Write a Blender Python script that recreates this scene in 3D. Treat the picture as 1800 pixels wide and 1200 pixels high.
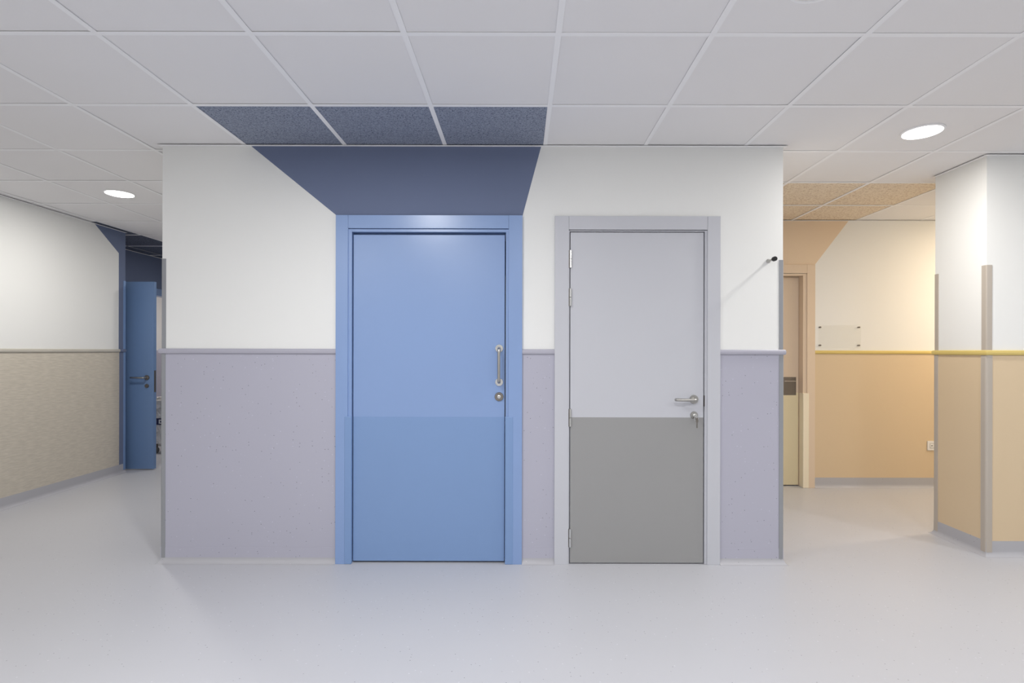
import bpy, bmesh, math, random
from mathutils import Vector, Matrix

random.seed(7)
for o in list(bpy.data.objects):
    bpy.data.objects.remove(o, do_unlink=True)
scene = bpy.context.scene
COL = scene.collection

# ------------------------------------------------------------------ camera, world, exposure
CAM_H = 1.275
cam_data = bpy.data.cameras.new('camera')
cam_data.sensor_fit = 'HORIZONTAL'
cam_data.sensor_width = 36.0
cam_data.lens = 930.0 / 1800.0 * 36.0
cam_data.shift_x = -15.0 / 1800.0
cam_data.shift_y = 17.0 / 1800.0
cam_data.clip_start = 0.05
cam = bpy.data.objects.new('camera', cam_data)
COL.objects.link(cam)
cam.matrix_world = (Matrix.Translation((0, 0, CAM_H)) @ Matrix.Rotation(math.radians(90), 4, 'X')
                    @ Matrix.Rotation(math.radians(0.12), 4, 'Z'))
scene.camera = cam

world = bpy.data.worlds.new('world')
scene.world = world
world.use_nodes = True
world.node_tree.nodes['Background'].inputs[0].default_value = (0.8, 0.85, 0.95, 1)
world.node_tree.nodes['Background'].inputs[1].default_value = 0.02

vs = scene.view_settings
vs.view_transform = 'Standard'
vs.look = 'None'
vs.gamma = 1.0
vs.use_curve_mapping = False
vs.exposure = 1.38

LAMP = 95.0            # radiance of the downlight diffusers
CEIL = 2.509           # visible ceiling plane
Y_MAIN, X_ML, X_MR = 3.18, -2.154, 1.576
X_LEFT, Y_LEFT_END, X_REC = -4.14, 5.54, -4.82
Y_TAN = 4.97
X_PIL, Y_PIL0, Y_PIL1 = 2.915, 3.31, 3.72
Y_BACK, X_EAST = -3.2, 5.6
Y_FAR = 9.3
WALL_TOP = 2.62


def lin(c):
    c = c / 255.0
    return c / 12.92 if c <= 0.04045 else ((c + 0.055) / 1.055) ** 2.4


def S(r, g, b):
    return (lin(r), lin(g), lin(b), 1.0)


# ------------------------------------------------------------------ materials
def new_mat(name):
    m = bpy.data.materials.new(name)
    m.use_nodes = True
    nt = m.node_tree
    return m, nt, nt.nodes['Principled BSDF']


def set_in(b, name, v):
    if name in b.inputs:
        b.inputs[name].default_value = v


def paint(name, col, rough=0.55, var=0.03, bump=0.0, scale=60.0, spec=0.4, coat=0.0):
    """Painted or laminated surface: slight tonal drift and fine roller texture."""
    m, nt, b = new_mat(name)
    N, L = nt.nodes, nt.links
    tc = N.new('ShaderNodeTexCoord')
    n1 = N.new('ShaderNodeTexNoise'); n1.inputs['Scale'].default_value = 2.3; n1.inputs['Detail'].default_value = 1
    L.new(tc.outputs['Object'], n1.inputs['Vector'])
    mix = N.new('ShaderNodeMix'); mix.data_type = 'RGBA'
    lo = tuple(c * (1 - var) for c in col[:3]) + (1,)
    hi = tuple(min(1, c * (1 + var)) for c in col[:3]) + (1,)
    mix.inputs['A'].default_value = lo; mix.inputs['B'].default_value = hi
    L.new(n1.outputs['Fac'], mix.inputs['Factor'])
    L.new(mix.outputs['Result'], b.inputs['Base Color'])
    b.inputs['Roughness'].default_value = rough
    set_in(b, 'Specular IOR Level', spec)
    set_in(b, 'Coat Weight', coat)
    if bump > 0:
        n2 = N.new('ShaderNodeTexNoise'); n2.inputs['Scale'].default_value = scale; n2.inputs['Detail'].default_value = 2
        L.new(tc.outputs['Object'], n2.inputs['Vector'])
        bp = N.new('ShaderNodeBump'); bp.inputs['Strength'].default_value = bump; bp.inputs['Distance'].default_value = 0.01
        L.new(n2.outputs['Fac'], bp.inputs['Height'])
        L.new(bp.outputs['Normal'], b.inputs['Normal'])
    return m


def matte(name, col, var=0.0):
    """Flat emulsion: pure diffuse with a slight tonal drift."""
    m = bpy.data.materials.new(name); m.use_nodes = True
    N, L = m.node_tree.nodes, m.node_tree.links
    N.remove(N['Principled BSDF'])
    d = N.new('ShaderNodeBsdfDiffuse'); d.inputs['Color'].default_value = col
    if var > 0:
        tc = N.new('ShaderNodeTexCoord')
        n1 = N.new('ShaderNodeTexNoise'); n1.inputs['Scale'].default_value = 2.3; n1.inputs['Detail'].default_value = 1
        L.new(tc.outputs['Object'], n1.inputs['Vector'])
        mix = N.new('ShaderNodeMix'); mix.data_type = 'RGBA'
        mix.inputs['A'].default_value = tuple(c * (1 - var) for c in col[:3]) + (1,)
        mix.inputs['B'].default_value = tuple(min(1, c * (1 + var)) for c in col[:3]) + (1,)
        L.new(n1.outputs['Fac'], mix.inputs['Factor']); L.new(mix.outputs['Result'], d.inputs['Color'])
    L.new(d.outputs[0], N['Material Output'].inputs['Surface'])
    return m


def speckled(name, col, fleck, rough=0.4, spec=0.4, density=0.10, scale=55.0):
    """Homogeneous sheet vinyl with sparse small dark and light flecks."""
    m, nt, b = new_mat(name)
    N, L = nt.nodes, nt.links
    tc = N.new('ShaderNodeTexCoord')
    n1 = N.new('ShaderNodeTexNoise'); n1.inputs['Scale'].default_value = 1.6; n1.inputs['Detail'].default_value = 1
    L.new(tc.outputs['Object'], n1.inputs['Vector'])
    base = N.new('ShaderNodeMix'); base.data_type = 'RGBA'
    base.inputs['A'].default_value = tuple(c * 0.975 for c in col[:3]) + (1,)
    base.inputs['B'].default_value = tuple(c * 1.025 for c in col[:3]) + (1,)
    L.new(n1.outputs['Fac'], base.inputs['Factor'])
    prev = base.outputs['Result']
    for k, (tint, sc) in enumerate(((fleck, scale), ((min(1, col[0] * 1.25), min(1, col[1] * 1.25), min(1, col[2] * 1.25), 1), scale * 0.8))):
        v = N.new('ShaderNodeTexVoronoi'); v.inputs['Scale'].default_value = sc
        mp = N.new('ShaderNodeMapping'); mp.inputs['Location'].default_value = (3.1 * k, 1.7 * k, 0.9 * k)
        L.new(tc.outputs['Object'], mp.inputs['Vector']); L.new(mp.outputs['Vector'], v.inputs['Vector'])
        lt = N.new('ShaderNodeMath'); lt.operation = 'LESS_THAN'; lt.inputs[1].default_value = 0.13
        L.new(v.outputs['Distance'], lt.inputs[0])
        sep = N.new('ShaderNodeSeparateColor'); L.new(v.outputs['Color'], sep.inputs['Color'])
        pick = N.new('ShaderNodeMath'); pick.operation = 'LESS_THAN'; pick.inputs[1].default_value = density
        L.new(sep.outputs['Red'], pick.inputs[0])
        mul = N.new('ShaderNodeMath'); mul.operation = 'MULTIPLY'
        L.new(lt.outputs[0], mul.inputs[0]); L.new(pick.outputs[0], mul.inputs[1])
        mul2 = N.new('ShaderNodeMath'); mul2.operation = 'MULTIPLY'; mul2.inputs[1].default_value = 0.85
        L.new(mul.outputs[0], mul2.inputs[0])
        mx = N.new('ShaderNodeMix'); mx.data_type = 'RGBA'
        L.new(mul2.outputs[0], mx.inputs['Factor']); L.new(prev, mx.inputs['A']); mx.inputs['B'].default_value = tint
        prev = mx.outputs['Result']
    L.new(prev, b.inputs['Base Color'])
    b.inputs['Roughness'].default_value = rough
    set_in(b, 'Specular IOR Level', spec)
    return m


def woven(name, col):
    """Embossed wall covering with short horizontal dashes."""
    m, nt, b = new_mat(name)
    N, L = nt.nodes, nt.links
    tc = N.new('ShaderNodeTexCoord')
    mp = N.new('ShaderNodeMapping'); mp.inputs['Scale'].default_value = (14, 14, 95)
    L.new(tc.outputs['Object'], mp.inputs['Vector'])
    n = N.new('ShaderNodeTexNoise'); n.inputs['Scale'].default_value = 1.0; n.inputs['Detail'].default_value = 2
    L.new(mp.outputs['Vector'], n.inputs['Vector'])
    cr = N.new('ShaderNodeValToRGB')
    cr.color_ramp.elements[0].position = 0.38; cr.color_ramp.elements[1].position = 0.68
    cr.color_ramp.elements[0].color = tuple(c * 0.94 for c in col[:3]) + (1,)
    cr.color_ramp.elements[1].color = tuple(min(1, c * 1.06) for c in col[:3]) + (1,)
    L.new(n.outputs['Fac'], cr.inputs['Fac']); L.new(cr.outputs['Color'], b.inputs['Base Color'])
    bp = N.new('ShaderNodeBump'); bp.inputs['Strength'].default_value = 0.35; bp.inputs['Distance'].default_value = 0.004
    L.new(n.outputs['Fac'], bp.inputs['Height']); L.new(bp.outputs['Normal'], b.inputs['Normal'])
    b.inputs['Roughness'].default_value = 0.5
    set_in(b, 'Specular IOR Level', 0.35)
    return m


def woodwool(name, lo, hi, scale=95.0):
    """Rough mineral / wood-wool acoustic panel."""
    m, nt, b = new_mat(name)
    N, L = nt.nodes, nt.links
    tc = N.new('ShaderNodeTexCoord')
    n = N.new('ShaderNodeTexNoise'); n.inputs['Scale'].default_value = scale; n.inputs['Detail'].default_value = 5
    n.inputs['Distortion'].default_value = 1.5
    L.new(tc.outputs['Object'], n.inputs['Vector'])
    cr = N.new('ShaderNodeValToRGB')
    cr.color_ramp.elements[0].position = 0.36; cr.color_ramp.elements[1].position = 0.52
    cr.color_ramp.elements[0].color = lo; cr.color_ramp.elements[1].color = hi
    L.new(n.outputs['Fac'], cr.inputs['Fac']); L.new(cr.outputs['Color'], b.inputs['Base Color'])
    bp = N.new('ShaderNodeBump'); bp.inputs['Strength'].default_value = 0.5; bp.inputs['Distance'].default_value = 0.006
    L.new(n.outputs['Fac'], bp.inputs['Height']); L.new(bp.outputs['Normal'], b.inputs['Normal'])
    b.inputs['Roughness'].default_value = 0.9
    set_in(b, 'Specular IOR Level', 0.15)
    return m


def metal(name, col, rough=0.3):
    m, nt, b = new_mat(name)
    N, L = nt.nodes, nt.links
    tc = N.new('ShaderNodeTexCoord')
    mp = N.new('ShaderNodeMapping'); mp.inputs['Scale'].default_value = (40, 40, 400)
    L.new(tc.outputs['Object'], mp.inputs['Vector'])
    n = N.new('ShaderNodeTexNoise'); n.inputs['Scale'].default_value = 1.0
    L.new(mp.outputs['Vector'], n.inputs['Vector'])
    mr = N.new('ShaderNodeMapRange'); mr.inputs['To Min'].default_value = rough * 0.8; mr.inputs['To Max'].default_value = rough * 1.25
    L.new(n.outputs['Fac'], mr.inputs['Value']); L.new(mr.outputs['Result'], b.inputs['Roughness'])
    b.inputs['Base Color'].default_value = col
    b.inputs['Metallic'].default_value = 1.0
    return m


def emitter(name, col, strength):
    m, nt, b = new_mat(name)
    b.inputs['Base Color'].default_value = (0.9, 0.9, 0.9, 1)
    b.inputs['Emission Color'].default_value = col
    b.inputs['Emission Strength'].default_value = strength
    m.cycles.emission_sampling = 'NONE'
    return m


def acrylic(name):
    """Thin clear sheet: straight see-through with a weak mirror sheen."""
    m = bpy.data.materials.new(name); m.use_nodes = True
    N, L = m.node_tree.nodes, m.node_tree.links
    N.remove(N['Principled BSDF'])
    out = N['Material Output']
    tr = N.new('ShaderNodeBsdfTransparent'); tr.inputs['Color'].default_value = (0.99, 0.99, 0.985, 1)
    gl = N.new('ShaderNodeBsdfGlossy'); gl.inputs['Roughness'].default_value = 0.12
    mx = N.new('ShaderNodeMixShader')
    mx.inputs['Fac'].default_value = 0.03
    L.new(tr.outputs[0], mx.inputs[1]); L.new(gl.outputs[0], mx.inputs[2])
    L.new(mx.outputs[0], out.inputs['Surface'])
    return m


def crumpled(name):
    """Wrinkled milky plastic film."""
    m, nt, b = new_mat(name)
    N, L = nt.nodes, nt.links
    tc = N.new('ShaderNodeTexCoord')
    n = N.new('ShaderNodeTexNoise'); n.inputs['Scale'].default_value = 14; n.inputs['Detail'].default_value = 6; n.inputs['Distortion'].default_value = 1.2
    L.new(tc.outputs['Object'], n.inputs['Vector'])
    cr = N.new('ShaderNodeValToRGB')
    cr.color_ramp.elements[0].position = 0.35; cr.color_ramp.elements[0].color = S(185, 183, 180)
    cr.color_ramp.elements[1].position = 0.6; cr.color_ramp.elements[1].color = S(240, 238, 234)
    L.new(n.outputs['Fac'], cr.inputs['Fac']); L.new(cr.outputs['Color'], b.inputs['Base Color'])
    bp = N.new('ShaderNodeBump'); bp.inputs['Strength'].default_value = 0.5; bp.inputs['Distance'].default_value = 0.02
    L.new(n.outputs['Fac'], bp.inputs['Height']); L.new(bp.outputs['Normal'], b.inputs['Normal'])
    b.inputs['Roughness'].default_value = 0.25
    return m


M = {
    'white': matte('white_wall_paint', (0.845, 0.85, 0.835, 1), 0.006),
    'ceil_tile': matte('ceiling_tile_white', (0.88, 0.87, 0.875, 1), 0.008),
    'grid': matte('grid_white_enamel', (0.96, 0.96, 0.97, 1)),
    'plenum': matte('plenum_dark', (0.10, 0.10, 0.10, 1)),
    'floor': speckled('floor_vinyl', (0.525, 0.53, 0.562, 1), (0.22, 0.22, 0.25, 1), 0.38, 0.4, 0.14),
    'cove': speckled('cove_vinyl', (0.455, 0.455, 0.485, 1), (0.22, 0.22, 0.25, 1), 0.45, 0.3),
    'mauve': speckled('mauve_vinyl', (0.45, 0.448, 0.53, 1), (0.16, 0.15, 0.19, 1), 0.42, 0.4, 0.22, 52),
    'mauve_rail': paint('mauve_rail', (0.43, 0.425, 0.495, 1), 0.45, 0.01),
    'guard': paint('grey_corner_guard', (0.29, 0.30, 0.32, 1), 0.4, 0.01),
    'slate': matte('slate_blue_paint', (0.172, 0.208, 0.318, 1), 0.02),
    'slate_tile': woodwool('slate_acoustic_tile', (0.085, 0.105, 0.155, 1), (0.36, 0.40, 0.50, 1), 150),
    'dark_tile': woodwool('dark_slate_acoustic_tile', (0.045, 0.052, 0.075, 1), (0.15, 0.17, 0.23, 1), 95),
    'blue': paint('blue_door_lacquer', (0.235, 0.35, 0.61, 1), 0.30, 0.012, spec=0.65),
    'blue_kick': paint('blue_door_laminate', (0.203, 0.32, 0.56, 1), 0.42, 0.012, spec=0.45),
    'blue_shaded': paint('shaded_blue_door_lacquer', (0.15, 0.25, 0.455, 1), 0.36, 0.012, spec=0.5),  # door blue darkened, so the open leaf's shade sits in its colour
    'grey': paint('grey_door_lacquer', (0.555, 0.565, 0.61, 1), 0.4, 0.01, spec=0.45),
    'grey_kick': paint('grey_door_laminate', (0.32, 0.32, 0.32, 1), 0.45, 0.01, spec=0.4),
    'tan': matte('tan_paint', (0.80, 0.65, 0.49, 1), 0.015),
    'tan_door': paint('tan_door_lacquer', (0.74, 0.60, 0.46, 1), 0.42, 0.01),
    'tan_kick': paint('sand_laminate', (0.80, 0.70, 0.47, 1), 0.45, 0.01),
    'sand': paint('pale_sand_cladding', (0.88, 0.80, 0.63, 1), 0.45, 0.01),
    'tan_tile': woodwool('tan_acoustic_tile', (0.64, 0.51, 0.38, 1), (0.90, 0.79, 0.64, 1), 55),
    'tan_wains': paint('tan_wall_covering', (0.69, 0.545, 0.365, 1), 0.5, 0.015),
    'ochre': paint('ochre_rail', (0.68, 0.53, 0.18, 1), 0.45, 0.01),
    'taupe_guard': paint('taupe_corner_guard', (0.48, 0.43, 0.375, 1), 0.4, 0.01),
    'beige_wains': woven('greige_woven_covering', (0.61, 0.56, 0.475, 1)),
    'beige_rail': paint('greige_rail', (0.54, 0.51, 0.45, 1), 0.45, 0.01),
    'steel': metal('brushed_steel', (0.46, 0.45, 0.43, 1), 0.32),
    'steel_dark': metal('dark_steel', (0.24, 0.22, 0.20, 1), 0.42),
    'chrome': metal('bright_steel', (0.72, 0.72, 0.71, 1), 0.2),
    'rubber': paint('black_rubber', (0.015, 0.015, 0.016, 1), 0.6, 0.0),
    'plastic': paint('white_plastic', (0.82, 0.81, 0.80, 1), 0.4, 0.0),
    'plastic_grey': paint('grey_plastic', (0.25, 0.25, 0.25, 1), 0.45, 0.0),
    'navy': paint('navy_print', (0.02, 0.025, 0.08, 1), 0.5, 0.0),
    'diffuser': emitter('downlight_diffuser', (1.0, 0.99, 0.97, 1), 4.0),
    'acrylic': acrylic('clear_acrylic'),
    'film': crumpled('plastic_film'),
}


# ------------------------------------------------------------------ mesh helpers
def obj(name, verts, faces, mat, parent=None, smooth=False):
    me = bpy.data.meshes.new(name)
    me.from_pydata([tuple(v) for v in verts], [], faces)
    bm = bmesh.new(); bm.from_mesh(me)
    bmesh.ops.recalc_face_normals(bm, faces=bm.faces)
    bm.to_mesh(me); bm.free()
    if smooth:
        for p in me.polygons:
            p.use_smooth = True
    me.materials.append(M[mat])
    o = bpy.data.objects.new(name, me)
    COL.objects.link(o)
    if parent:
        attach(o, parent)
    return o


def attach(o, parent):
    o.parent = parent
    o.matrix_parent_inverse = Matrix.Translation(-world_loc(parent))


def world_loc(o):
    p = Vector(o.location)
    if o.parent:
        p = p + world_loc(o.parent) + o.matrix_parent_inverse.translation
    return p


def empty(name, loc):
    o = bpy.data.objects.new(name, None)
    o.empty_display_size = 0.05
    COL.objects.link(o)
    o.location = loc
    return o


def tag(o, label=None, cat=None, group=None, kind=None):
    if label: o['label'] = label
    if cat: o['category'] = cat
    if group: o['group'] = group
    if kind: o['kind'] = kind
    return o


class Geo:
    """Collects shapes that form one part."""
    def __init__(self):
        self.v, self.f = [], []

    def add(self, verts, faces):
        k = len(self.v)
        self.v += [tuple(v) for v in verts]
        self.f += [tuple(i + k for i in f) for f in faces]
        return self

    def box(self, x0, x1, y0, y1, z0, z1, bevel=0.0):
        vs_ = [(x, y, z) for x in (x0, x1) for y in (y0, y1) for z in (z0, z1)]
        fs = [(0, 1, 3, 2), (4, 6, 7, 5), (0, 4, 5, 1), (2, 3, 7, 6), (0, 2, 6, 4), (1, 5, 7, 3)]
        if bevel <= 0:
            return self.add(vs_, fs)
        bm = bmesh.new()
        bv = [bm.verts.new(v) for v in vs_]
        for f in fs: bm.faces.new([bv[i] for i in f])
        bmesh.ops.recalc_face_normals(bm, faces=bm.faces)
        bmesh.ops.bevel(bm, geom=list(bm.edges), offset=bevel, segments=2, profile=0.5, affect='EDGES')
        bm.verts.index_update()
        self.add([v.co.copy() for v in bm.verts], [[v.index for v in f.verts] for f in bm.faces])
        bm.free()
        return self

    def prism(self, poly3, vec):
        """Closed prism: polygon of 3-D points swept along vec."""
        n = len(poly3); vec = Vector(vec)
        a = [Vector(p) for p in poly3]; b = [p + vec for p in a]
        fs = [tuple(range(n)), tuple(range(2 * n - 1, n - 1, -1))]
        fs += [(i, (i + 1) % n, n + (i + 1) % n, n + i) for i in range(n)]
        return self.add(a + b, fs)

    def lathe(self, center, axis, profile, seg=28):
        """profile: list of (radius, distance along axis)."""
        axis = Vector(axis).normalized(); c = Vector(center)
        t = Vector((0, 0, 1)) if abs(axis.z) < 0.9 else Vector((1, 0, 0))
        e1 = axis.cross(t).normalized(); e2 = axis.cross(e1)
        vs_, fs = [], []
        n = len(profile)
        for r, h in profile:
            for s in range(seg):
                a = 2 * math.pi * s / seg
                vs_.append(c + axis * h + (e1 * math.cos(a) + e2 * math.sin(a)) * max(r, 1e-5))
        for i in range(n - 1):
            for s in range(seg):
                s2 = (s + 1) % seg
                fs.append((i * seg + s, i * seg + s2, (i + 1) * seg + s2, (i + 1) * seg + s))
        fs.append(tuple(range(seg)))
        fs.append(tuple(range((n - 1) * seg, n * seg)))
        return self.add(vs_, fs)

    def tube(self, path, r, seg=12, bend=0.0, closed=False):
        """Round bar along a polyline; bend rounds its corners; r may be a list for tapers when bend is 0."""
        P = [Vector(p) for p in path]
        if bend > 0 and len(P) > 2:
            Q = [P[0]]
            for i in range(1, len(P) - 1):
                d0 = (P[i - 1] - P[i]); d1 = (P[i + 1] - P[i])
                b = min(bend, d0.length * 0.49, d1.length * 0.49)
                a = P[i] + d0.normalized() * b; c = P[i] + d1.normalized() * b
                for k in range(7):
                    t = k / 6
                    Q.append(a * (1 - t) ** 2 + P[i] * 2 * t * (1 - t) + c * t ** 2)
            Q.append(P[-1]); P = Q
        R = r if isinstance(r, (list, tuple)) else [r] * len(P)
        vs_, fs = [], []
        n = len(P)
        ref = None
        for i, p in enumerate(P):
            if closed:
                d = (P[(i + 1) % n] - P[i - 1]).normalized()
            else:
                d = (P[min(i + 1, n - 1)] - P[max(i - 1, 0)]).normalized()
            if ref is None:
                ref = Vector((0, 0, 1)) if abs(d.z) < 0.8 else Vector((1, 0, 0))
            e1 = (ref - d * ref.dot(d)).normalized(); ref = e1
            e2 = d.cross(e1)
            for s in range(seg):
                a = 2 * math.pi * s / seg
                vs_.append(p + (e1 * math.cos(a) + e2 * math.sin(a)) * R[i])
        for i in range(n if closed else n - 1):
            j = (i + 1) % n
            for s in range(seg):
                s2 = (s + 1) % seg
                fs.append((i * seg + s, i * seg + s2, j * seg + s2, j * seg + s))
        if not closed:
            fs.append(tuple(range(seg))); fs.append(tuple(range((n - 1) * seg, n * seg)))
        return self.add(vs_, fs)

    def build(self, name, mat, parent=None, smooth=False):
        o = obj(name, self.v, self.f, mat, parent, False)
        if smooth:
            for p in o.data.polygons: p.use_smooth = True
            try:
                o.data.set_sharp_from_angle(angle=math.radians(40))
            except Exception:
                pass
        return o


class Face:
    """A wall face: u runs along it, n points out of it, z up."""
    def __init__(self, ox, oy, u, n):
        self.o = Vector((ox, oy, 0)); self.u = Vector((u[0], u[1], 0)); self.n = Vector((n[0], n[1], 0))

    def p(self, u, n, z):
        return self.o + self.u * u + self.n * n + Vector((0, 0, z))

    def box(self, g, u0, u1, n0, n1, z0, z1, bevel=0.0):
        a, b = self.p(u0, n0, z0), self.p(u1, n1, z1)
        lo = [min(a[i], b[i]) for i in range(3)]; hi = [max(a[i], b[i]) for i in range(3)]
        return g.box(lo[0], hi[0], lo[1], hi[1], lo[2], hi[2], bevel)

    def part(self, name, mat, parent, u0, u1, n0, n1, z0, z1, bevel=0.0):
        return self.box(Geo(), u0, u1, n0, n1, z0, z1, bevel).build(name, mat, parent)

    def sheet(self, name, mat, parent, poly, n0, n1):
        """Flat polygon (u, z) with thickness n0..n1."""
        return Geo().prism([self.p(u, n0, z) for u, z in poly], self.n * (n1 - n0)).build(name, mat, parent)


def structure(name, geo, mat, label, cat):
    o = geo.build(name, mat)
    return tag(o, label, cat, kind='structure')


RAIL0, RAIL1 = 1.256, 1.287


def wainscot(F, wall, u0, u1, mat, top=RAIL0 + 0.004, z0=0.09):
    return F.part('wainscot_panel', mat, wall, u0, u1, 0.0, 0.003, z0, top)


def rail(F, wall, u0, u1, mat, m0=0, m1=0):
    prof = [(0, RAIL0), (0.009, RAIL0), (0.0135, RAIL0 + 0.005), (0.015, (RAIL0 + RAIL1) / 2), (0.0135, RAIL1 - 0.005), (0.009, RAIL1), (0, RAIL1)]
    return sweep(F, prof, u0, u1, m0, m1).build('chair_rail', mat, wall)


def sweep(F, prof, u0, u1, m0=0, m1=0):
    """Profile (n, z) along u, with mitred ends: +1 for an outside corner, -1 for an inside one."""
    n = len(prof)
    a = [F.p(u0 - m0 * q, q, z) for q, z in prof]; b = [F.p(u1 + m1 * q, q, z) for q, z in prof]
    fs = [tuple(range(n)), tuple(range(2 * n - 1, n - 1, -1))] + [(i, (i + 1) % n, n + (i + 1) % n, n + i) for i in range(n)]
    return Geo().add(a + b, fs)


BAND_PROF = [(0.0, 0.034), (0.0, 0.095), (0.0040, 0.095), (0.0045, 0.034)]
COVE_PROF = [(0.0, 0.0), (0.0, 0.034), (0.0045, 0.034)]
for _k in range(1, 8):
    _a = math.pi / 2 * _k / 7
    COVE_PROF.append((0.0045 + 0.024 * (1 - math.cos(_a)), 0.001 + 0.033 * (1 - math.sin(_a))))
COVE_PROF.append((0.0285, 0.0))


def baseboard(name, F, u0, u1, mat, label, m0=0, m1=0):
    o = sweep(F, BAND_PROF, u0, u1, m0, m1).build(name, mat, None)
    sweep(F, COVE_PROF, u0, u1, m0, m1).build('cove', 'cove', o)
    return tag(o, label, 'baseboard', kind='structure')


def corner_guard(wall, c, na, nb, w, t, z0, z1, mat):
    """Angle profile around an outside corner c; the two faces have outward normals na and nb."""
    c = Vector((c[0], c[1], 0)); na = Vector((na[0], na[1], 0)); nb = Vector((nb[0], nb[1], 0))
    A0 = c - nb * w; B0 = c - na * w
    pts = [c, A0, A0 + na * t]
    r = t * 1.6
    for k in range(5):
        a = math.pi / 2 * k / 4
        pts.append(c + na * (t - r + r * math.cos(a)) + nb * (t - r + r * math.sin(a)))
    pts += [B0 + nb * t, B0]
    pts = [p + Vector((0, 0, z0)) for p in pts]
    return Geo().prism(pts, (0, 0, z1 - z0)).build('corner_guard', mat, wall)


# ------------------------------------------------------------------ floor
structure('floor', Geo().box(-8.2, 6.6, Y_BACK - 0.2, Y_FAR + 0.3, -0.1, 0.0), 'floor',
          'pale grey speckled sheet vinyl floor of the corridor', 'floor')

# ------------------------------------------------------------------ wall faces
FM = Face(0, Y_MAIN, (1, 0), (0, -1))              # main wall with the two doors
FML = Face(X_ML, 0, (0, 1), (-1, 0))               # its left return
FMR = Face(X_MR, 0, (0, 1), (1, 0))                # its right return
FL = Face(X_LEFT, 0, (0, 1), (1, 0))               # left corridor wall
FR = Face(X_REC, 0, (0, 1), (1, 0))                # recessed wall behind the open door
FT = Face(0, Y_TAN, (1, 0), (0, -1))               # tan wall
FP = Face(0, Y_PIL0, (1, 0), (0, -1))              # front of the right wall end
FPL = Face(X_PIL, 0, (0, 1), (-1, 0))              # left side of the right wall end

D1 = dict(u0=-1.106, u1=0.010, top=2.087)
D2 = dict(u0=0.204, u1=1.195, top=2.084)

# main wall, with openings for the two doors
g = Geo()
o1a, o1b, o1t = -1.04, -0.065, 2.02
o2a, o2b, o2t = 0.28, 1.125, 2.015
for a, b in ((X_ML, o1a), (o1b, o2a), (o2b, X_MR)):
    FM.box(g, a, b, -0.12, 0, 0, WALL_TOP)
FM.box(g, o1a, o1b, -0.12, 0, o1t, WALL_TOP)
FM.box(g, o2a, o2b, -0.12, 0, o2t, WALL_TOP)
wall_main = structure('wall_front', g, 'white', 'white wall with mauve wainscot holding the blue and grey doors', 'wall')
# slate blue paint fanning from the door head up to the ceiling
FM.sheet('painted_panel', 'slate', wall_main,
         [(-1.106, 2.087), (0.010, 2.087), (0.125, CEIL + 0.01), (-1.640, CEIL + 0.01)], 0.0, 0.0012)
for a, b, m0, m1 in ((X_ML, D1['u0'], 1, 0), (D1['u1'], D2['u0'], 0, 0), (D2['u1'], X_MR, 0, 1)):
    wainscot(FM, wall_main, a, b, 'mauve')
    rail(FM, wall_main, a, b, 'mauve_rail', m0, m1)
for (cx, na, nb) in ((X_ML, (0, -1), (-1, 0)), (X_MR, (0, -1), (1, 0))):
    corner_guard(wall_main, (cx, Y_MAIN), na, nb, 0.023, 0.003, RAIL1, 1.826, 'guard')
    corner_guard(wall_main, (cx, Y_MAIN), na, nb, 0.023, 0.0055, 0.032, RAIL0, 'guard')
baseboard('baseboard_front_left', FM, X_ML, D1['u0'], 'mauve', 'mauve coved skirting left of the blue door', 1, 0)
baseboard('baseboard_front_middle', FM, D1['u1'], D2['u0'], 'mauve', 'short mauve coved skirting between the blue and grey doors')
baseboard('baseboard_front_right', FM, D2['u1'], X_MR, 'mauve', 'mauve coved skirting right of the grey door', 0, 1)

# returns of the main block
g = Geo().box(X_ML, X_ML + 0.12, Y_MAIN + 0.12, Y_FAR, 0, WALL_TOP)
w = structure('wall_front_left_return', g, 'white', 'left return of the white wall running down the left corridor', 'wall')
wainscot(FML, w, Y_MAIN + 0.004, Y_FAR, 'mauve'); rail(FML, w, Y_MAIN, Y_FAR, 'mauve_rail', 1, 0)
baseboard('baseboard_left_return', FML, Y_MAIN, Y_FAR, 'mauve', 'mauve coved skirting on the left return wall', 1, 0)
g = Geo().box(X_MR - 0.12, X_MR, Y_MAIN + 0.12, Y_TAN, 0, WALL_TOP)
w = structure('wall_front_right_return', g, 'white', 'right return of the white wall facing the tan alcove', 'wall')
wainscot(FMR, w, Y_MAIN + 0.004, Y_TAN, 'mauve'); rail(FMR, w, Y_MAIN, Y_TAN, 'mauve_rail', 1, -1)
baseboard('baseboard_right_return', FMR, Y_MAIN, Y_TAN, 'mauve', 'mauve coved skirting on the right return wall', 1, -1)

# left corridor wall
g = Geo().box(X_LEFT - 0.12, X_LEFT, Y_BACK, Y_LEFT_END, 0, WALL_TOP)
g.box(X_REC - 0.12, X_LEFT - 0.12, Y_LEFT_END - 0.12, Y_LEFT_END, 0, WALL_TOP)
wall_left = structure('wall_left', g, 'white', 'white corridor wall with woven greige wainscot at the left', 'wall')
FL.sheet('painted_panel', 'slate', wall_left,
         [(5.12, CEIL + 0.01), (5.45, 2.275), (5.45, RAIL1), (Y_LEFT_END, RAIL1), (Y_LEFT_END, CEIL + 0.01)], 0.0, 0.0012)
wainscot(FL, wall_left, Y_BACK, 5.455, 'beige_wains')
FL.part('painted_panel', 'slate', wall_left, 5.455, Y_LEFT_END, 0, 0.004, 0.09, RAIL0)
rail(FL, wall_left, Y_BACK, 5.455, 'beige_rail')
rail(FL, wall_left, 5.455, Y_LEFT_END, 'slate')
corner_guard(wall_left, (X_LEFT, Y_LEFT_END), (1, 0), (0, 1), 0.03, 0.006, 0.03, 2.0, 'blue_kick')
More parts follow.
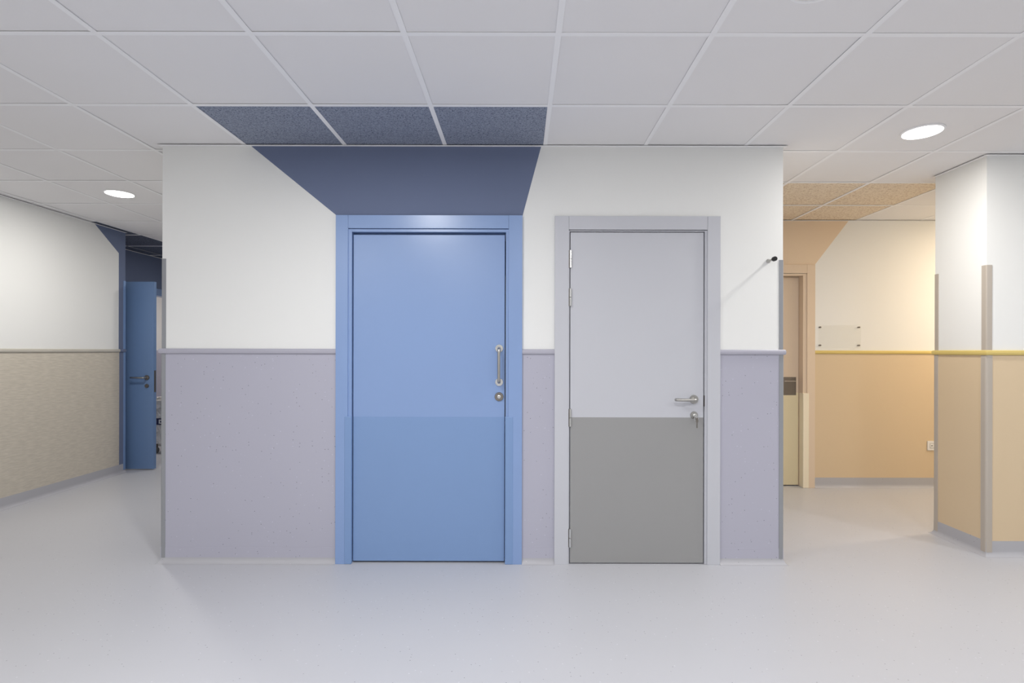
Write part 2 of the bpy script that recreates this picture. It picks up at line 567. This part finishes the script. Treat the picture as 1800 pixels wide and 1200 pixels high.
baseboard('baseboard_left', FL, Y_BACK, Y_LEFT_END, 'cove', 'grey coved skirting along the greige left wall')

# recessed wall with the doorway of the open blue door, and the room behind it
ROOM_Y0, ROOM_Y1 = 5.70, 7.40
g = Geo()
g.box(X_REC - 0.12, X_REC, Y_LEFT_END, ROOM_Y0, 0, WALL_TOP)
g.box(X_REC - 0.12, X_REC, ROOM_Y1, Y_FAR, 0, WALL_TOP)
g.box(X_REC - 0.12, X_REC, ROOM_Y0, ROOM_Y1, 2.05, WALL_TOP)
w = structure('wall_left_recess', g, 'slate', 'dark slate blue wall over the doorway at the far left', 'wall')
g = Geo().box(X_REC - 0.12, X_ML + 0.12, Y_FAR, Y_FAR + 0.12, 0, WALL_TOP)
structure('wall_left_end', g, 'white', 'end wall of the left corridor', 'wall')
g = Geo().box(-7.6, X_REC - 0.12, 8.35, 8.47, 0, WALL_TOP)
wr = structure('wall_left_room', g, 'white', 'white and mauve wall of the room seen past the open blue door', 'wall')
FRM = Face(0, 8.35, (1, 0), (0, -1))
wainscot(FRM, wr, -7.6, X_REC - 0.12, 'mauve', RAIL1 - 0.01)
g = Geo().box(-7.72, -7.6, 5.42, 8.47, 0, WALL_TOP).box(-7.6, X_REC - 0.12, 5.42, 5.54, 0, WALL_TOP)
structure('wall_left_room_side', g, 'white', 'side walls of the room behind the open blue door', 'wall')

# tan alcove wall
g = Geo()
FT.box(g, X_MR - 0.12, 1.72, -0.12, 0, 0, WALL_TOP); FT.box(g, 2.675, 6.4, -0.12, 0, 0, WALL_TOP); FT.box(g, 1.72, 2.675, -0.12, 0, 2.0, WALL_TOP)
wall_tan = structure('wall_right_rear', g, 'white', 'white wall with tan wainscot at the back of the right alcove', 'wall')
FT.sheet('painted_panel', 'tan', wall_tan, [(X_MR, 2.09), (2.761, 2.09), (3.089, CEIL + 0.01), (X_MR, CEIL + 0.01)], 0.0, 0.0012)
FT.sheet('painted_panel', 'tan', wall_tan, [(X_MR, 0.0), (1.638, 0.0), (1.638, 2.09), (X_MR, 2.09)], 0.0, 0.0012)
wainscot(FT, wall_tan, 2.758, 6.4, 'tan_wains')
rail(FT, wall_tan, 2.758, 6.4, 'ochre')
baseboard('baseboard_right_rear', FT, 2.758, 6.4, 'cove', 'grey coved skirting along the tan alcove wall')

# right wall end (looks like a pillar)
g = Geo().box(X_PIL, 6.4, Y_PIL0, Y_PIL1, 0, WALL_TOP)
wall_pil = structure('wall_right', g, 'white', 'white and tan wall end with taupe corner guards at the right', 'wall')
wainscot(FP, wall_pil, X_PIL, X_EAST, 'tan_wains'); rail(FP, wall_pil, X_PIL, X_EAST, 'ochre', 1, 0)
wainscot(FPL, wall_pil, Y_PIL0, Y_PIL1, 'tan_wains'); rail(FPL, wall_pil, Y_PIL0, Y_PIL1, 'ochre', 1, 1)
for cy, na in ((Y_PIL0, (0, -1)), (Y_PIL1, (0, 1))):
    corner_guard(wall_pil, (X_PIL, cy), na, (-1, 0), 0.032, 0.004, RAIL1, 1.82, 'taupe_guard')
    corner_guard(wall_pil, (X_PIL, cy), na, (-1, 0), 0.032, 0.007, 0.025, RAIL0, 'taupe_guard')
baseboard('baseboard_right', FP, X_PIL, X_EAST, 'cove', 'grey coved skirting across the front of the right wall end', 1, 0)
baseboard('baseboard_right_side', FPL, Y_PIL0, Y_PIL1, 'cove', 'grey coved skirting on the short side of the right wall end', 1, 1)

# the rest of the hall, behind and beside the photographer
structure('wall_back', Geo().box(X_LEFT - 0.12, X_EAST + 0.12, Y_BACK - 0.12, Y_BACK, 0, WALL_TOP), 'white', 'plain white wall behind the photographer', 'wall')
structure('wall_right_side', Geo().box(X_EAST, X_EAST + 0.12, Y_BACK, Y_PIL0, 0, WALL_TOP), 'white', 'plain white side wall of the hall to the right', 'wall')
structure('wall_right_end', Geo().box(6.4, 6.52, Y_PIL0, Y_TAN + 0.12, 0, WALL_TOP), 'white', 'end wall of the alcove corridor', 'wall')

# ------------------------------------------------------------------ ceiling
ceiling = structure('ceiling', Geo().box(-7.8, 6.6, Y_BACK - 0.2, Y_FAR + 0.2, WALL_TOP, WALL_TOP + 0.1), 'plenum',
                    'suspended ceiling of white square tiles in a white metal grid', 'ceiling')
GX0, GY0, P = 0.145, 2.06, 0.60
REGIONS = [(X_LEFT, X_EAST, Y_BACK, Y_MAIN), (X_LEFT, X_ML, Y_MAIN, Y_LEFT_END), (X_REC, X_ML, Y_LEFT_END, Y_FAR),
           (X_MR, X_EAST, Y_MAIN, Y_PIL0), (X_MR, X_PIL, Y_PIL0, Y_TAN), (X_PIL, 6.4, Y_PIL1, Y_TAN)]
TILE_Y_MIN = GY0 - 3 * P      # nearer than this nothing is in view; a plain panel closes the ceiling


def overlap(x0, x1, y0, y1):
    out = None
    for rx0, rx1, ry0, ry1 in REGIONS:
        a, b, c, d = max(x0, rx0), min(x1, rx1), max(y0, ry0), min(y1, ry1)
        if b - a > 0.004 and d - c > 0.004:
            out = (a, b, c, d) if out is None else (min(out[0], a), max(out[1], b), min(out[2], c), max(out[3], d))
    return out


full_mesh = {}


def tile_mat(cx, cy):
    if GX0 - 3 * P < cx < GX0 and GY0 + P < cy < Y_MAIN + 0.1:
        return 'slate_tile'
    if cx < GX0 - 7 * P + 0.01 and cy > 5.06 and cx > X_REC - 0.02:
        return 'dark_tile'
    if GX0 + 2 * P < cx < GX0 + 5 * P and cy > GY0 + 3 * P and X_MR - 0.1 < cx:
        return 'tan_tile'
    return 'ceil_tile'


TILE_Z = CEIL + 0.0002
for i in range(-13, 11):
    for j in range(-3, 13):
        x0, y0 = GX0 + i * P, GY0 + j * P
        ov = overlap(x0, x0 + P, y0, y0 + P)
        if ov is None:
            continue
        a, b, c, d = ov
        cx, cy = (a + b) / 2, (c + d) / 2
        mat = tile_mat(cx, cy)
        hx, hy = (b - a) / 2 - 0.003, (d - c) / 2 - 0.003
        full = (b - a) > P - 1e-4 and (d - c) > P - 1e-4
        key = (mat, round(hx, 4), round(hy, 4))
        if key not in full_mesh:
            o = Geo().box(-hx, hx, -hy, hy, 0, 0.016).build('ceiling_tile', mat)
            full_mesh[key] = o.data
        else:
            o = bpy.data.objects.new('ceiling_tile', full_mesh[key]); COL.objects.link(o)
        o.location = (cx, cy, TILE_Z + 0.0006 + random.uniform(0, 0.0014))
        o.rotation_euler = (random.uniform(-1, 1) * 0.002, random.uniform(-1, 1) * 0.002, 0)
        o.parent = ceiling
Geo().box(X_LEFT, X_EAST, Y_BACK, TILE_Y_MIN, TILE_Z, TILE_Z + 0.016).build('ceiling_panel', 'ceil_tile', ceiling)

Geo().box(-7.6, X_REC - 0.12, 5.54, 8.35, TILE_Z, TILE_Z + 0.016).build('ceiling_panel', 'ceil_tile', ceiling)

# grid: runners along y, cross tees between them
FW, FT_ = 0.012, 0.0014
for i in range(-13, 11):
    x = GX0 + i * P
    segs = []
    for rx0, rx1, ry0, ry1 in REGIONS:
        if rx0 + 0.012 < x < rx1 - 0.012 and ry1 > TILE_Y_MIN:
            segs.append([max(ry0, TILE_Y_MIN), ry1])
    segs.sort()
    merged = []
    for s in segs:
        if merged and s[0] <= merged[-1][1] + 0.01:
            merged[-1][1] = max(merged[-1][1], s[1])
        else:
            merged.append(s)
    for y0, y1 in merged:
        gg = Geo().box(x - FW, x + FW, y0, y1, CEIL - FT_, CEIL).box(x - 0.001, x + 0.001, y0, y1, CEIL, CEIL + 0.035)
        gg.build('ceiling_runner', 'guard' if x < X_LEFT and x > X_REC else 'grid', ceiling)
tee_mesh = {}
for j in range(-3, 13):
    y = GY0 + j * P
    for i in range(-13, 11):
        ov = overlap(GX0 + i * P + FW, GX0 + (i + 1) * P - FW, y - 0.001, y + 0.005)
        if ov is None:
            continue
        L_ = round(ov[1] - ov[0], 4)
        if L_ not in tee_mesh:
            h = L_ / 2
            o = Geo().box(-h, h, -FW, FW, 0.0002, FT_).box(-h, h, -0.001, 0.001, FT_, FT_ + 0.03).build('ceiling_tee', 'grid')
            tee_mesh[L_] = o.data
        else:
            o = bpy.data.objects.new('ceiling_tee', tee_mesh[L_]); COL.objects.link(o)
        o.location = ((ov[0] + ov[1]) / 2, y, CEIL - FT_)
        o.parent = ceiling


def edge_trim(F, u0, u1, w=0.020):
    F.part('ceiling_edge_trim', 'grid', ceiling, u0, u1, 0.0, w, CEIL - 0.0062, CEIL - 0.0048)
    F.part('ceiling_edge_trim', 'grid', ceiling, u0, u1, 0.0, 0.0012, CEIL - 0.0060, CEIL + 0.022)


edge_trim(FM, X_ML - 0.02, X_MR + 0.02); edge_trim(FML, Y_MAIN, Y_FAR); edge_trim(FMR, Y_MAIN, Y_TAN)
edge_trim(FL, 0.3, Y_LEFT_END); edge_trim(FR, Y_LEFT_END, Y_FAR, 0.006); edge_trim(FT, X_MR, 6.4)
edge_trim(FP, X_PIL - 0.02, X_EAST); edge_trim(FPL, Y_PIL0, Y_PIL1)


# ------------------------------------------------------------------ doors
def rosette(F, u, z, r, n0, t, name, mat, parent):
    g_ = Geo().lathe(F.p(u, n0, z), F.n, [(r, 0), (r, t * 0.6), (r * 0.94, t), (r * 0.3, t)], 28)
    return g_.build(name, mat, parent, True)


def frame(F, door, u0, u1, top, ci0, ci1, head, li0, li1, lt, mat, depth):
    """Casings, header and jamb linings; ci: inner casing edges, li: inner lining edges, lt: underside of the head lining."""
    F.part('casing', mat, door, u0, ci0, 0.0, 0.018, 0.0, top, 0.0012)
    F.part('casing', mat, door, ci1, u1, 0.0, 0.018, 0.0, top, 0.0012)
    F.part('header', mat, door, ci0 + 0.0008, ci1 - 0.0008, 0.0, 0.0172, head, top, 0.0012)
    F.part('jamb', mat, door, ci0 - 0.007, li0, -depth, 0.0095, 0.0, head - 0.003, 0.001)
    F.part('jamb', mat, door, li1, ci1 + 0.007, -depth, 0.0095, 0.0, head - 0.003, 0.001)
    F.part('head_jamb', mat, door, li0, li1, -depth, 0.0090, lt, head - 0.003, 0.001)


KICK = 0.879
# --- blue door
door1 = tag(empty('door_1', (-0.55, Y_MAIN, 0)), 'closed blue door with a vertical steel pull handle', 'door', kind='structure')
frame(FM, door1, D1['u0'], D1['u1'], D1['top'], -1.033, -0.072, 2.008, -1.012, -0.089, 1.988, 'blue', 0.10)
leaf1 = FM.part('leaf', 'blue', door1, -1.0070, -0.0955, -0.042, -0.006, 0.013, 1.974, 0.0015)
FM.part('stop', 'blue', door1, -1.012, -0.089, -0.07, -0.046, 1.950, 1.988)
FM.part('kick_plate', 'blue_kick', leaf1, -1.0060, -0.0965, -0.006, -0.0048, 0.012, KICK, 0.0004)
FM.part('jamb_cladding', 'blue_kick', door1, -1.052, -1.0095, -0.004, 0.0205, 0.0, KICK + 0.004, 0.004)
FM.part('jamb_cladding', 'blue_kick', door1, -0.0915, -0.043, -0.004, 0.0205, 0.0, KICK + 0.004, 0.004)
hu, hz0, hz1 = -0.1285, 1.089, 1.291
ph = Geo().tube([FM.p(hu, -0.005, hz1), FM.p(hu, 0.046, hz1), FM.p(hu, 0.046, hz0), FM.p(hu, -0.005, hz0)], 0.0088, 14, 0.022)
ph = ph.build('pull_handle', 'steel', leaf1, True)
tag(ph, 'vertical brushed steel pull handle')
for z in (hz0, hz1):
    rosette(FM, hu, z, 0.0245, -0.006, 0.009, 'rosette', 'chrome', leaf1)
esc = rosette(FM, hu, 1.001, 0.0265, -0.006, 0.009, 'lock_escutcheon', 'steel_dark', leaf1)
g = Geo().lathe(FM.p(hu, 0.002, 1.001), FM.n, [(0.0105, 0), (0.0105, 0.006), (0.009, 0.007), (0.001, 0.007)], 20)
g.build('lock_cylinder', 'chrome', leaf1, True)
FM.part('keyhole', 'rubber', leaf1, hu - 0.004, hu + 0.004, 0.0085, 0.0095, 1.0005, 1.0022)

# --- grey door
door2 = tag(empty('door_2', (0.7, Y_MAIN, 0)), 'closed pale grey door with darker grey lower half and keys in its lock', 'door', kind='structure')
frame(FM, door2, D2['u0'], D2['u1'], D2['top'], 0.2875, 1.118, 2.003, 0.2935, 1.1035, 1.9935, 'grey', 0.10)
leaf2 = FM.part('leaf', 'grey', door2, 0.2985, 1.0985, -0.042, 0.004, 0.006, 1.989, 0.0012)
FM.part('kick_plate', 'grey_kick', leaf2, 0.2995, 1.0975, 0.004, 0.0055, 0.008, KICK, 0.0004)
for z1, z0 in ((1.880, 1.774), (1.651, 1.545), (0.930, 0.824), (0.212, 0.102)):
    h = FM.part('hinge', 'steel_dark', door2, 0.2865, 0.2985, 0.004, 0.0107, z0, z1)
    zm = (z0 + z1) / 2
    for a, b in ((z0, zm - 0.001), (zm + 0.001, z1)):
        Geo().lathe(FM.p(0.2985, 0.0125, a), (0, 0, 1), [(0.0062, 0), (0.0072, 0.001), (0.0072, b - a - 0.001), (0.0062, b - a)], 14).build('knuckle', 'chrome', h, True)
ru, rz = 1.0405, 0.988
rosette(FM, ru, rz, 0.0265, 0.004, 0.010, 'rosette', 'steel', leaf2)
g = Geo().tube([FM.p(ru, 0.005, rz), FM.p(ru, 0.058, rz), FM.p(0.960, 0.062, rz + 0.001), FM.p(0.924, 0.062, rz + 0.002), FM.p(0.919, 0.05, rz + 0.002)], 0.0092, 14, 0.016)
tag(g.build('lever_handle', 'steel', leaf2, True), 'brushed steel lever handle')
rosette(FM, ru + 0.001, 0.8935, 0.0225, 0.004, 0.009, 'lock_escutcheon', 'steel', leaf2)
Geo().lathe(FM.p(ru + 0.001, 0.008, 0.8935), FM.n, [(0.0095, 0), (0.0095, 0.011), (0.008, 0.012), (0.001, 0.012)], 18).build('lock_cylinder', 'chrome', leaf2, True)
FM.part('strike_plate', 'steel_dark', door2, 1.1025, 1.1045, -0.02, 0.0100, 0.945, 1.012)

# keys hanging from the lock of the grey door
keys = tag(empty('key_set', tuple(FM.p(ru, 0.02, 0.893))), 'small set of keys hanging from the lock of the grey door', 'keys')
ku = ru + 0.001
g = Geo(); FM.box(g, ku - 0.0013, ku + 0.0013, 0.019, 0.034, 0.8885, 0.8985); FM.box(g, ku - 0.0016, ku + 0.0016, 0.032, 0.052, 0.880, 0.907, 0.0012)
g.build('key', 'chrome', keys)
ring = [FM.p(ku + 0.012 * math.cos(a), 0.048 + 0.003 * math.sin(a), 0.878 + 0.013 * math.sin(a)) for a in [2 * math.pi * k / 20 for k in range(20)]]
Geo().tube(ring, 0.0014, 8, closed=True).build('key_ring', 'chrome', keys, True)
g = Geo(); FM.box(g, ku - 0.003, ku + 0.012, 0.046, 0.0485, 0.856, 0.882, 0.0011); FM.box(g, ku + 0.001, ku + 0.008, 0.0465, 0.0483, 0.822, 0.857, 0.0005)
g.build('key', 'steel_dark', keys)

# --- tan door in the alcove
door3 = tag(empty('door_3', (2.2, Y_TAN, 0)), 'tan door with sandy yellow lower half in the right alcove', 'door', kind='structure')
frame(FT, door3, 1.638, 2.758, 2.090, 1.713, 2.683, 2.010, 1.748, 2.648, 1.988, 'tan_door', 0.10)
leaf3 = FT.part('leaf', 'tan_door', door3, 1.750, 2.646, -0.105, -0.066, 0.008, 1.985, 0.001)
FT.part('kick_plate', 'tan_kick', leaf3, 1.751, 2.645, -0.066, -0.0645, 0.010, 0.886, 0.0004)
FT.part('jamb_cladding', 'sand', door3, 2.6455, 2.70, -0.05, 0.0205, 0.0, 0.887, 0.004)
FT.part('jamb_cladding', 'sand', door3, 1.694, 1.7505, -0.05, 0.0205, 0.0, 0.887, 0.004)
fp = FT.part('flush_pull', 'steel_dark', leaf3, 2.500, 2.622, -0.066, -0.062, 0.862, 1.034, 0.0012)
tag(fp, 'dark steel flush pull plate')
FT.part('pull_lip', 'chrome', fp, 2.506, 2.616, -0.062, -0.052, 0.993, 0.999, 0.001)

# --- open blue door at the far left: frame in the recessed wall, leaf swung into the corridor
door4 = tag(empty('door_4', (X_REC, ROOM_Y0, 0)), 'blue door standing open at the end of the left corridor', 'door', kind='structure')
FR.part('header', 'blue', door4, ROOM_Y0 - 0.06, ROOM_Y1 + 0.06, -0.13, 0.018, 2.00, 2.09, 0.0012)
FR.part('casing', 'blue', door4, ROOM_Y0 - 0.075, ROOM_Y0 + 0.02, -0.13, 0.018, 0, 2.0, 0.0012)
FR.part('casing', 'blue', door4, ROOM_Y1 - 0.02, ROOM_Y1 + 0.075, -0.13, 0.018, 0, 2.0, 0.0012)
YL = 5.645
FO = Face(0, YL, (1, 0), (0, -1))
leaf4 = FO.part('leaf', 'blue_shaded', door4, -4.80, -3.914, -0.042, 0.0, 0.010, 2.008, 0.0012)
rosette(FO, -3.985, 0.985, 0.0265, 0.0, 0.010, 'rosette', 'steel_dark', leaf4)
g = Geo().tube([FO.p(-3.985, 0.004, 0.985), FO.p(-3.985, 0.058, 0.985), FO.p(-4.115, 0.062, 0.987), FO.p(-4.119, 0.05, 0.987)], 0.0092, 12, 0.014)
g.build('lever_handle', 'steel', leaf4, True)
rosette(FO, -3.985, 0.897, 0.021, 0.0, 0.009, 'lock_escutcheon', 'steel_dark', leaf4)
Geo().box(-3.9145, -3.9125, YL + 0.008, YL + 0.034, 0.83, 1.06).build('latch_plate', 'steel_dark', leaf4)

# ------------------------------------------------------------------ things
LAMPS = {'light': ((1.0, 0.99, 0.98), 1.0), 'light_soft': ((1.0, 0.965, 0.91), 0.85), 'light_left': ((1.0, 0.965, 0.91), 0.85),
         'light_warm': ((1.0, 0.80, 0.57), 1.45), 'light_room': ((1.0, 0.90, 0.84), 0.9), 'light_far_added': ((1.0, 0.965, 0.91), 0.5)}


def downlight(x, y, kind, label, r=0.097, group='round recessed ceiling downlights'):
    d = tag(empty('ceiling_downlight', (x, y, TILE_Z)), label, 'lamp', group)
    Geo().lathe((x, y, TILE_Z), (0, 0, -1), [(r + 0.008, 0), (r + 0.008, 0.003), (r + 0.003, 0.007), (r - 0.004, 0.007), (r - 0.004, 0.001)], 40).build('rim', 'grid', d, True)
    Geo().lathe((x, y, TILE_Z), (0, 0, -1), [(r - 0.003, 0.001), (r - 0.003, 0.008), (r - 0.010, 0.0105), (0.001, 0.011)], 40).build('diffuser', 'diffuser', d, True)
    col, k = LAMPS[kind]
    ld = bpy.data.lights.new('downlight_bulb', 'AREA')
    ld.shape = 'DISK'; ld.size = 2 * (r - 0.006); ld.color = col
    ld.energy = LAMP * k * math.pi * math.pi * (r - 0.006) ** 2
    lo = bpy.data.objects.new('downlight_bulb', ld); COL.objects.link(lo)
    lo.location = (x, y, TILE_Z - 0.0125)
    attach(lo, d)
    return d


downlight(GX0 + 3.5 * P, GY0 + 1.5 * P, 'light_soft', 'bright round ceiling downlight in front of the right wall end')
downlight(GX0 - 5.5 * P, GY0 + 3.5 * P, 'light_left', 'bright round ceiling downlight over the left corridor')
downlight(GX0 - 1.5 * P, 1.70, 'light', 'round ceiling downlight just above the frame in front of the blue door')
downlight(GX0 + 7.5 * P, GY0 + 3.6 * P, 'light_warm', 'warm round ceiling downlight hidden behind the right wall end')
for k, (i, j) in enumerate(((0.5, -2.5), (3.5, -2.5), (-1.5, -4.5), (-3.5, -3.5), (2.5, -5.5), (-5.5, -6.5), (6.5, -0.5))):  # added downlights out of view, raising the bounce light in the hall
    downlight(GX0 + i * P, GY0 + j * P, 'light', 'added unseen ceiling downlight behind or beside the photographer', group='added downlights outside the picture')
downlight(GX0 - 5.5 * P, GY0 + 7.5 * P, 'light_far_added', 'added unseen downlight further down the left corridor, brightening the bed and recess')  # added lamp, out of view, to light the wrapped bed and recess
downlight(-5.9, 6.9, 'light_room', 'round ceiling downlight inside the room behind the open blue door')

# unlit round fitting at the top edge of the picture
cx, cy = 1.0, 1.765
t = tag(empty('ceiling_speaker', (cx, cy, TILE_Z)), 'white unlit round ceiling fitting cut by the top edge of the picture', 'ceiling fitting')
Geo().lathe((cx, cy, TILE_Z), (0, 0, -1), [(0.108, 0), (0.108, 0.003), (0.102, 0.007), (0.094, 0.007), (0.092, 0.003)], 40).build('rim', 'grid', t, True)
Geo().lathe((cx, cy, TILE_Z), (0, 0, -1), [(0.0915, 0.0005), (0.0915, 0.004), (0.05, 0.0055), (0.001, 0.006)], 40).build('grille', 'plastic', t, True)

# door stop on the main wall
su, sz = 1.4875, 1.819
t = tag(empty('door_stop', tuple(FM.p(su, 0, sz))), 'steel door stop with a black rubber tip high on the white wall', 'door stop')
Geo().lathe(FM.p(su, 0.0, sz), FM.n, [(0.0125, 0), (0.0125, 0.004), (0.009, 0.007), (0.0065, 0.010), (0.0065, 0.062), (0.009, 0.064), (0.009, 0.068)], 20).build('rod', 'steel', t, True)
Geo().lathe(FM.p(su, 0.066, sz), FM.n, [(0.0125, 0), (0.0135, 0.003), (0.0135, 0.021), (0.0115, 0.026), (0.004, 0.027)], 20).build('rubber_tip', 'rubber', t, True)

# blank acrylic sign beside the tan door
a0, a1, b0, b1 = 2.788, 3.185, 1.306, 1.523
t = tag(empty('acrylic_sign', tuple(FT.p((a0 + a1) / 2, 0, b0))), 'blank clear acrylic sign plate on four steel studs beside the tan door', 'sign')
FT.part('plate', 'acrylic', t, a0, a1, 0.016, 0.021, b0, b1, 0.001)
for uu in (a0 + 0.017, a1 - 0.017):
    for zz in (b0 + 0.03, b1 - 0.018):
        Geo().lathe(FT.p(uu, 0, zz), FT.n, [(0.0065, 0), (0.0065, 0.0155), (0.004, 0.0157), (0.004, 0.0213), (0.0075, 0.0215), (0.0075, 0.025), (0.006, 0.0265), (0.001, 0.027)], 16).build('stud', 'steel_dark', t, True)

# socket low on the tan wall, half hidden by the right wall end
s0, s1, q0, q1 = 3.818, 3.904, 0.353, 0.441
t = tag(empty('wall_socket', tuple(FT.p((s0 + s1) / 2, 0, q0))), 'white wall socket on the tan wainscot half hidden by the wall end', 'socket')
FT.part('faceplate', 'plastic', t, s0, s1, 0.003, 0.011, q0, q1, 0.002)
sm = (s0 + s1) / 2; qm = (q0 + q1) / 2
g = Geo()
for a, b, c, d in ((sm - 0.022, sm + 0.022, qm + 0.0205, qm + 0.0225), (sm - 0.022, sm + 0.022, qm - 0.0225, qm - 0.0205),
                   (sm - 0.0225, sm - 0.0205, qm - 0.0225, qm + 0.0225), (sm + 0.0205, sm + 0.0225, qm - 0.0225, qm + 0.0225)):
    FT.box(g, a, b, 0.0105, 0.012, c, d)
g.build('insert_frame', 'plastic_grey', t)
FT.part('insert', 'plastic', t, sm - 0.0175, sm + 0.0175, 0.0105, 0.0125, qm - 0.0175, qm + 0.0175, 0.0008)
FT.part('slot', 'plastic_grey', t, sm - 0.012, sm + 0.004, 0.0125, 0.0128, qm - 0.005, qm + 0.005)

# bed wrapped in plastic film, glimpsed between the open door and the main wall
bx0, bx1, by0, by1 = -4.62, -3.72, 6.52, 7.7
t = tag(empty('wrapped_bed', ((bx0 + bx1) / 2, (by0 + by1) / 2, 0)), 'bed wrapped in crumpled white plastic glimpsed past the open blue door', 'bed')
bm = bmesh.new()
bmesh.ops.create_cube(bm, size=1.0)
bmesh.ops.bevel(bm, geom=list(bm.edges), offset=0.08, segments=2, affect='EDGES')
bmesh.ops.subdivide_edges(bm, edges=list(bm.edges), cuts=3, use_grid_fill=True)
for v in bm.verts:
    v.co = Vector(((bx0 + bx1) / 2 + v.co.x * (bx1 - bx0), (by0 + by1) / 2 + v.co.y * (by1 - by0), 0.39 + v.co.z * 0.62))
    v.co += Vector((random.uniform(-1, 1), random.uniform(-1, 1), random.uniform(-1, 1))) * 0.008
me = bpy.data.meshes.new('plastic_wrap'); bm.to_mesh(me); bm.free(); me.materials.append(M['film'])
o = bpy.data.objects.new('plastic_wrap', me); COL.objects.link(o); attach(o, t)
for wx in (bx0 + 0.10, bx1 - 0.10):
    for wy in (by0 + 0.06, by1 - 0.06):
        Geo().lathe((wx - 0.012, wy, 0.036), (1, 0, 0), [(0.03, 0), (0.036, 0.004), (0.036, 0.02), (0.03, 0.024)], 18).build('castor', 'plastic_grey', t, True)
        Geo().box(wx - 0.006, wx + 0.006, wy - 0.012, wy + 0.012, 0.05, 0.12).build('castor_stem', 'steel_dark', t)
lab = Geo().box(-4.475, -4.395, by0 - 0.016, by0 - 0.010, 0.36, 0.44).build('printed_label', 'navy', t)
g = Geo().box(-4.445, -4.43, by0 - 0.018, by0 - 0.0155, 0.375, 0.425).box(-4.43, -4.412, by0 - 0.018, by0 - 0.0155, 0.375, 0.388)
g.box(-4.43, -4.412, by0 - 0.018, by0 - 0.0155, 0.410, 0.425)
g.build('label_print', 'plastic', lab)
